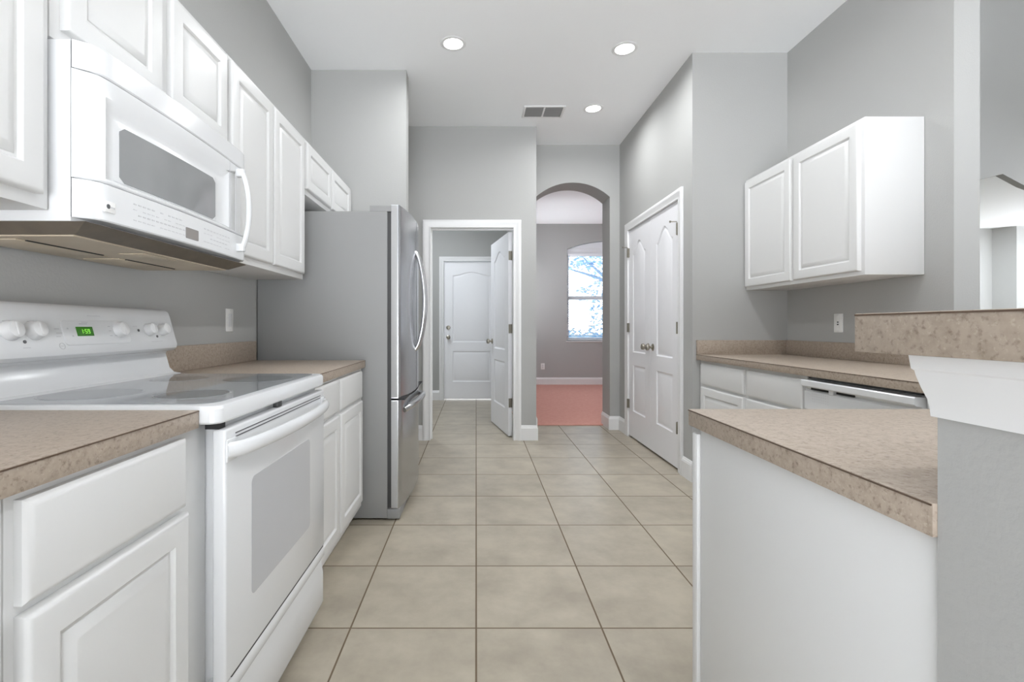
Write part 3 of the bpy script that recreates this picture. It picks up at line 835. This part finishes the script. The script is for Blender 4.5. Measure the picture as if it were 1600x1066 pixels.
for cx, cy, rr in ((.185, .165, .085), (.565, .165, .108), (.185, .430, .108), (.565, .430, .085)):
    MB().lathe([(0, .92365), (rr, .92365), (rr, .92395), (0, .92395)], (cx, cy, 0), 'z', 48).build('burner', 'burner', rg)
    MB().lathe([(rr + .001, .92365), (rr + .006, .92365), (rr + .006, .92400), (rr + .001, .92400)], (cx, cy, 0), 'z', 48, True).build('burner_ring', 'burner_ring', rg)
# upright control panel: profile in (y, z)
mb = MB()
pf = [(.668, .923), (.545, .923), (.572, .928), (.590, .945), (.606, 1.000), (.600, 1.008), (.574, 1.012), (.562, 1.022), (.560, 1.036), (.566, 1.056), (.590, 1.140), (.596, 1.155), (.606, 1.163), (.625, 1.166), (.668, 1.166)]
def pf_at(x, dx):
    return [(x, y, z) for y, z in pf]
mb.loft([[(x, .62 + (y - .62) * s, 1.04 + (z - 1.04) * s2) for y, z in pf] for x, s, s2 in ((.002, .96, .985), (.008, 1, 1), (.752, 1, 1), (.758, .96, .985))])
mb.build('control_panel', 'appl', rg)
def pan_y(z): return .566 + (z - 1.056) * (.590 - .566) / (1.140 - 1.056)
tilt = math.atan2(.024, .084)
# everything on the panel face is built flat (u along x, v up, facing -y) and laid on the slope
def on_panel(mb, x, z):
    return mb.xform(Matrix.Translation((x, pan_y(z), z)) @ Matrix.Rotation(-tilt, 4, 'X'))
def knob_mb(r, dep=.024):
    mb = MB(); mb.lathe([(0, 0), (r * 1.06, 0), (r * 1.06, -.003), (r * .97, -.006), (r * .93, -dep * .70), (r * .86, -dep * .93), (r * .70, -dep), (0, -dep * 1.04)], (0, 0, 0), 'y', 32)
    mb.box(-.004, .004, -dep - .0018, -dep + .001, -r * .70, r * .70, .0012)
    return mb
for x, r in ((.108, .024), (.173, .024), (.473, .0245), (.615, .021), (.688, .021)):
    on_panel(knob_mb(r), x, 1.090).build('knob', 'knob_white', rg)
inset = MB()
ro = lambda i, y: [(a, y, b) for a, b in round_rect(-.128 + i, .128 - i, -.037 + i, .037 - i, (.012,) * 4, 4)]
inset.loft([ro(0, -.0003), ro(.001, -.0022), ro(.004, -.0030)], False, True)
cp = on_panel(inset, .387, 1.083).build('control_overlay', 'appl_soft', rg)
lcd = on_panel(MB().box(-.030, .030, -.0042, -.0028, -.014, .014, .0005), .335, 1.086).build('clock_display', 'lcd_green', rg)
SEG = {'1': 'bc', '5': 'afgcd', '9': 'abcdfg', '8': 'abcdefg', '2': 'abged'}
def digits(txt, h, w, gap):
    mb = MB(); x = 0; t = h * .13
    for ch in txt:
        if ch == ':':
            for zz in (h * .3, h * .7): mb.box(x, x + t, -.0003, 0, zz - t / 2, zz + t / 2)
            x += t + gap; continue
        S = {'a': (0, w, h - t, h), 'd': (0, w, 0, t), 'g': (0, w, h / 2 - t / 2, h / 2 + t / 2), 'f': (0, t, h / 2, h), 'e': (0, t, 0, h / 2), 'b': (w - t, w, h / 2, h), 'c': (w - t, w, 0, h / 2)}
        for s in SEG[ch]:
            a = S[s]; mb.box(x + a[0], x + a[1], -.0003, 0, a[2], a[3])
        x += w + gap
    return mb
dg = digits('1:59', .013, .0075, .003); dg.xform(Matrix.Translation((-.016, -.0043, -.0065)))
on_panel(dg, .335, 1.086).build('clock_digits', 'lcd_digit', rg, smooth=False)
def dashes(spots, m=None):
    mb = MB()
    for u, v_, w_, h_ in spots: mb.box(u - w_ / 2, u + w_ / 2, -.0006, -.0001, v_ - h_ / 2, v_ + h_ / 2)
    return mb
sp = []
for u in (.045, .066, .092): 
    for v_ in (-.012, .004, .018): sp.append((u, v_, .010, .0022))
sp += [(-.110, .012, .005, .004), (-.083, .012, .005, .004), (-.098, -.010, .005, .004), (-.052, .026, .03, .0022), (-.045, .031, .022, .0015)]
for grp in (sp[:9], *[[q] for q in sp[9:]]):
    mk = dashes(grp); mk.xform(Matrix.Translation((0, -.0030, 0)))
    on_panel(mk, .387, 1.083).build('panel_print', 'mark', rg, smooth=False)
sp = [(.143 - .387, -.038, .02, .002), (.245 - .387, .012, .016, .0022), (.250 - .387, 0, .020, .0022), (.245 - .387, -.010, .014, .0022), (.108 - .387, .033, .02, .002), (.173 - .387, .033, .02, .002), (.65 - .387, .034, .022, .002), (.645 - .387, -.036, .06, .0018), (.387 - .387, .052, .05, .0022), (.553 - .387, .02, .02, .002)]
for q in sp: on_panel(dashes([q]), .387, 1.083).build('knob_print', 'mark', rg, smooth=False)
# round maker's emblem below the overlay corner
mb = MB(); mb.lathe([(.0075, 0), (.0095, 0), (.0095, -.0008), (.0075, -.0008)], (0, 0, 0), 'y', 24, True); mb.box(-.004, .004, -.0008, 0, -.0012, .0012)
on_panel(mb, .248, 1.047).build('emblem', 'mark', rg)
for x, z in ((.141, 1.062), (.565, 1.088), (.652, 1.066)):
    on_panel(MB().lathe([(0, 0), (.0045, 0), (.0045, -.0015), (0, -.0018)], (0, 0, 0), 'y', 12), x, z).build('indicator_light', 'mark_dark', rg)
# oven door
od = MB().box(.030, .752, 0.0, .032, .272, .862, .006, 3).build('oven_door', 'appl', rg)
gl = round_rect(.158, .593, .408, .713, (.018,) * 4)
MB().loft([[(x, y, z) for x, z in gl] for y in (.001, -.0008)]).build('oven_window', 'ovenglass', od)
mb = MB()
for k in range(2): mb.box(.075, .705, -.0012, .001, .8445 - k * .0085, .8470 - k * .0085)
mb.build('vent_slot', 'mark_dark', od, smooth=False)
mb = MB(); hx0, hx1 = .036, .746; n = 24
path = []
for k in range(n + 1):
    u = k / n; s = math.sin(PI * u) ** .45
    path.append((hx0 + (hx1 - hx0) * u, .002 - .050 * s, .812))
mb.tube(path, .0125, 14, ry=.019)
mb.build('handle', 'appl', od)
MB().box(.030, .078, -.004, .002, .785, .838, .003).build('handle_base', 'appl', od)
MB().box(.704, .752, -.004, .002, .785, .838, .003).build('handle_base', 'appl', od)
MB().box(.034, .063, .018, .05, .8625, .8800).build('top_gap_shade', 'black', rg)  # black block standing in for the shade under the cooktop rim
MB().box(.335, .365, .004, .02, .863, .8795, .002).build('latch', 'dark', rg)
mb = MB(); mb.prism([(.004, .2665), (.0, .260), (.0, .235), (.012, .215), (.004, .170), (.004, .060), (.010, .045), (.05, .045), (.05, .2665)], 'x', .040, .752)
mb.build('storage_drawer', 'appl', rg)
MB().box(.064, .75, .003, .033, .2668, .2718).build('drawer_gap_shade', 'black', rg)  # black strip standing in for the shade between oven door and drawer

# ------------------------------------------------------------------ microwave
mw = thing('microwave', 'white over-the-range microwave hood between upper cabinets', 'microwave', (-0.896, 1.070, 0), LEFT)
# local: x 0..0.754, y 0 = case front, y- = out of the wall
MB().box(.001, .753, 0.003, -XL - .896 - .003, 1.335, 1.739, .002).build('case', 'appl_soft', mw)
MB().box(.002, .752, -.002, .004, 1.346, 1.737).build('front_gap', 'black', mw)
def bulge(x, W=.754):
    """depth of the curved front at x: quick rounded corners and a shallow bow"""
    e = min(x, W - x)
    c = 1 - (1 - min(e / .055, 1)) ** 2.6
    return -(.002 + .036 * c + .014 * math.sin(PI * x / W))
def curved_panel(x0, x1, z0, z1, extra=0.0, back=0.0, bev=.003, n=40):
    mb = MB(); loops = []
    for k in range(n + 1):
        x = x0 + (x1 - x0) * k / n
        y = bulge(x) - extra
        loops.append([(x, back, z0), (x, y + bev, z0), (x, y, z0 + bev), (x, y, z1 - bev), (x, y + bev, z1), (x, back, z1)])
    return mb.loft(loops)
curved_panel(0, .754, 1.6765, 1.739).build('top_grille', 'appl', mw)
curved_panel(0, .754, 1.344, 1.431).build('control_panel', 'appl', mw)
dm = MB()
# door with a window recess: rings of the curved front
def cring(x0, x1, z0, z1, dy, n=24, r=.0):
    pts = []
    for k in range(n + 1): pts.append((x0 + (x1 - x0) * k / n, None, z0))
    for k in range(1, 7): pts.append((x1, None, z0 + (z1 - z0) * k / 7))
    for k in range(n + 1): pts.append((x1 + (x0 - x1) * k / n, None, z1))
    for k in range(1, 7): pts.append((x0, None, z1 + (z0 - z1) * k / 7))
    return [(x, bulge(x) + dy, z) for x, _, z in pts]
back = [(x, 0.0, z) for x, _, z in cring(0, .754, 1.4325, 1.675, 0)]
dm.loft([back, cring(0, .754, 1.4325, 1.675, .003), cring(.003, .751, 1.4355, 1.672, 0), cring(.046, .590, 1.4415, 1.632, 0),
         cring(.064, .572, 1.4475, 1.610, .010), cring(.080, .520, 1.448, 1.592, .010), cring(.082, .518, 1.4485, 1.588, .009)], False, True)
md = dm.build('door', 'appl', mw)
def cround(x0, x1, z0, z1, r, dy, n=18):
    pts = []
    base_pts = round_rect(x0, x1, z0, z1, r, 5)
    out = []
    for (a, b) in zip(base_pts, base_pts[1:] + base_pts[:1]):
        m_ = 14 if abs(a[0] - b[0]) > .1 else 1
        for k in range(m_): out.append((a[0] + (b[0] - a[0]) * k / m_, a[1] + (b[1] - a[1]) * k / m_))
    return [(x, bulge(x) + dy, z) for x, z in out]
def strip_window(x0, x1, z0, z1, dy, rr=.012):
    mb = MB(); n = 26
    loops = []
    for k in range(n + 1):
        x = x0 + (x1 - x0) * k / n
        e = min(x - x0, x1 - x); ins = rr - math.sqrt(max(0, rr * rr - (rr - min(e, rr)) ** 2))
        loops.append([(x, bulge(x) + dy + .002, z0 + ins), (x, bulge(x) + dy, z0 + ins), (x, bulge(x) + dy, z1 - ins), (x, bulge(x) + dy + .002, z1 - ins)])
    return mb.loft(loops)
strip_window(.096, .512, 1.450, 1.584, .0075).build('door_glass', 'mwglass', md)
mb = MB(); path = []
for k in range(19):
    u = k / 18
    path.append((.655, bulge(.655) - .012 - .030 * math.sin(PI * u) ** .7, 1.372 + .288 * u))
mb.tube(path, .0125, 12, ry=.008)
for zz in (1.383, 1.649): mb.box(.643, .667, bulge(.655) - .026, bulge(.655) + .004, zz - .014, zz + .014, .004)
mb.build('handle', 'appl', md)
for xx in (.596, .640):
    mb = MB(); mb.box(xx, xx + .0015, bulge(xx) - .0006, bulge(xx) + .001, 1.436, 1.672); mb.build('seam', 'mark', md)
strip_window(.335, .397, 1.360, 1.391, -.0015, .0012).build('clock_display', 'lcd_grey', mw)
for xs in ([.130 + c_ * .016 for c_ in range(13)], [.430 + c_ * .019 for c_ in range(9)]):
    mb = MB()
    for r_ in range(4):
        for x in xs:
            if random.random() < .85: mb.box(x, x + .0105, bulge(x + .005) - .0007, bulge(x) + .001, 1.365 + r_ * .013, 1.3665 + r_ * .013 + (.0015 if r_ % 2 else 0))
    mb.build('keypad_print', 'mark', mw, smooth=False)
mb = MB(); mb.box(.040, .072, bulge(.056) - .003, bulge(.040) + .004, 1.366, 1.392, .001); bd = mb.build('badge', 'plate', mw)
MB().lathe([(0, 0), (.0055, 0), (.0055, -.0008), (0, -.0008)], (.049, bulge(.056) - .003, 1.379), 'y', 20).build('emblem', 'mark_dark', bd)
mb = MB()
for k in range(3): mb.box(.057 + k * .0045, .060 + k * .0045, bulge(.056) - .0036, bulge(.056) - .002, 1.376, 1.380)
mb.build('badge_print', 'mark', bd)
# underside pan with sloping brown edges, filters and lamp cover
D_ = -XL - .896 - .004
mb = MB()
mb.loft([[(.000, -.030, 1.3345), (.754, -.030, 1.3345), (.754, D_, 1.3345), (.000, D_, 1.3345)],
         [(.035, .020, 1.312), (.719, .020, 1.312), (.719, D_ - .012, 1.312), (.035, D_ - .012, 1.312)]], True, True)
un = mb.build('underside', 'mw_under_dark', mw)
MB().box(.04, .714, .028, D_ - .018, 1.3085, 1.3125).build('bottom_plate', 'mw_under', un)
for x0 in (.07, .40):
    mb = MB(); mb.box(x0, x0 + .285, .19, D_ - .05, 1.3060, 1.309, .001); mb.build('grease_filter', 'mw_under', un)
    mb = MB()
    mb.box(x0 + .02, x0 + .26, .182, .187, 1.3062, 1.3088); mb.build('filter_slot', 'black', un)
MB().box(.30, .45, .045, .12, 1.3062, 1.309, .001).build('lamp_cover', 'mw_under', un)

# ------------------------------------------------------------------ refrigerator
fr = thing('refrigerator', 'stainless french-door refrigerator with grey sides and freezer drawer', 'refrigerator', (-0.505, 2.745, 0), LEFT)
FW = 0.885
MB().box(0, FW, 0, .738, .012, 1.758, .004).build('body', 'fridge_side', fr)
MB().box(.004, FW - .004, -.022, 0.0, .07, 1.752).build('gasket', 'dark', fr)
def fcurve(x):
    u = (x - FW / 2) / (FW / 2)
    return -.065 - .045 * (1 - u * u)
def fdoor(x0, x1, z0, z1, n=14):
    pts = [(x0, -.022)]
    pts += [(x0, fcurve(x0) + .010), (x0 + .002, fcurve(x0) + .003)]
    for k in range(n + 1):
        x = x0 + .007 + (x1 - x0 - .014) * k / n
        pts.append((x, fcurve(x)))
    pts += [(x1 - .002, fcurve(x1) + .003), (x1, fcurve(x1) + .010), (x1, -.022)]
    mb = MB()
    mb.loft([[(x, y, z) for x, y in pts] for z in (z0, z1)])
    return mb
ZS = .688
def bow(p0, p1, out, r, n=20, side=0.0):
    """bowed tube handle between two points on the door face"""
    p0, p1 = Vector(p0), Vector(p1); path = []
    for k in range(n + 1):
        u = k / n; s = math.sin(PI * u) ** .62
        path.append(p0.lerp(p1, u) + Vector((0, -out * s, side * s)))
    return MB().tube(path, r, 14)
for x0, x1, hx in ((.001, FW / 2 - .003, FW / 2 - .040), (FW / 2 + .003, FW - .001, FW / 2 + .040)):
    d = fdoor(x0, x1, ZS + .006, 1.795).build('door', 'steel', fr)
    bow((hx, fcurve(hx) + .004, .950), (hx, fcurve(hx) + .004, 1.590), .062, .0125).build('handle', 'bar_metal', d)
    mb = MB(); mb.box(x0 + .002, x1 - .002, -.060, -.0225, 1.7952, 1.797); mb.build('top_cap', 'fridge_trim', d)
    if x0 < .1: MB().box(-.0006, .0011, -.0575, -.0225, ZS + .010, 1.792, .0004).build('side_trim', 'fridge_trim', d)
dz = fdoor(.001, FW - .001, .068, ZS - .006).build('freezer_drawer', 'steel', fr)
MB().box(-.0006, .0011, -.0575, -.0225, .072, ZS - .010, .0004).build('side_trim', 'fridge_trim', dz)
bow((.105, fcurve(.105) + .006, .612), (FW - .105, fcurve(.105) + .006, .612), .070, .0185, side=.034).build('handle', 'bar_metal', dz)
mb = MB(); mb.box(.001, .006, -.064, -.023, ZS - .003, ZS + .003); mb.box(.001, FW - .001, -.10, -.0225, ZS - .004, ZS + .004); mb.build('door_gap', 'black', fr)
mb = MB(); mb.box(.002, FW - .002, -.072, .004, .006, .064, .008); mb.build('base_grille', 'fridge_side', fr)
for x0 in (.003, FW - .063):
    mb = MB(); mb.prism([(x0, .10), (x0, -.035), (x0 + .008, -.055), (x0 + .05, -.055), (x0 + .06, -.03), (x0 + .06, .10)], 'z', 1.7581, 1.790)
    mb.build('hinge_cover', 'fridge_side', fr)

# ------------------------------------------------------------------ dishwasher
dw = thing('dishwasher', 'white dishwasher with a pocket handle under the speckled counter', 'dishwasher', (1.575, 2.314, 0), RIGHT)
DWW = .604
MB().box(.004, DWW - .004, .03, XR - 1.575 - .03, .06, .855).build('body', 'appl_soft', dw)
MB().box(0.003, DWW - .003, .0, .03, .125, .705, .004).build('door', 'appl', dw)
cpn = MB(); cpn.prism([(.03, .850), (-.018, .850), (-.022, .846), (-.022, .824), (-.016, .818), (.004, .815), (.006, .806), (-.004, .795), (-.004, .712), (.0, .708), (.03, .708)], 'x', .002, DWW - .002)
cp = cpn.build('control_panel', 'appl', dw)
for a, b in ((.045, .165), (.205, .300)):
    MB().box(a, b, -.003, .006, .806, .815).build('handle_pocket', 'black', cp)
MB().box(.170, .198, -.012, .004, .800, .818, .002).build('latch', 'appl', cp)
mb = MB()
for r_ in range(4):
    for c_ in range(8):
        x = .055 + c_ * .014
        mb.box(x, x + .007, -.0046, -.0035, .752 + r_ * .012, .7535 + r_ * .012)
mb.build('button_print', 'mark', cp, smooth=False)
MB().box(.01, DWW - .01, .05, .06, .005, .12).build('kick_plate', 'appl_soft', dw)
MB().box(.01, DWW - .01, .012, .03, .8555, .866).build('top_gap_shade', 'dark', dw)  # dark strip standing in for the shade under the counter
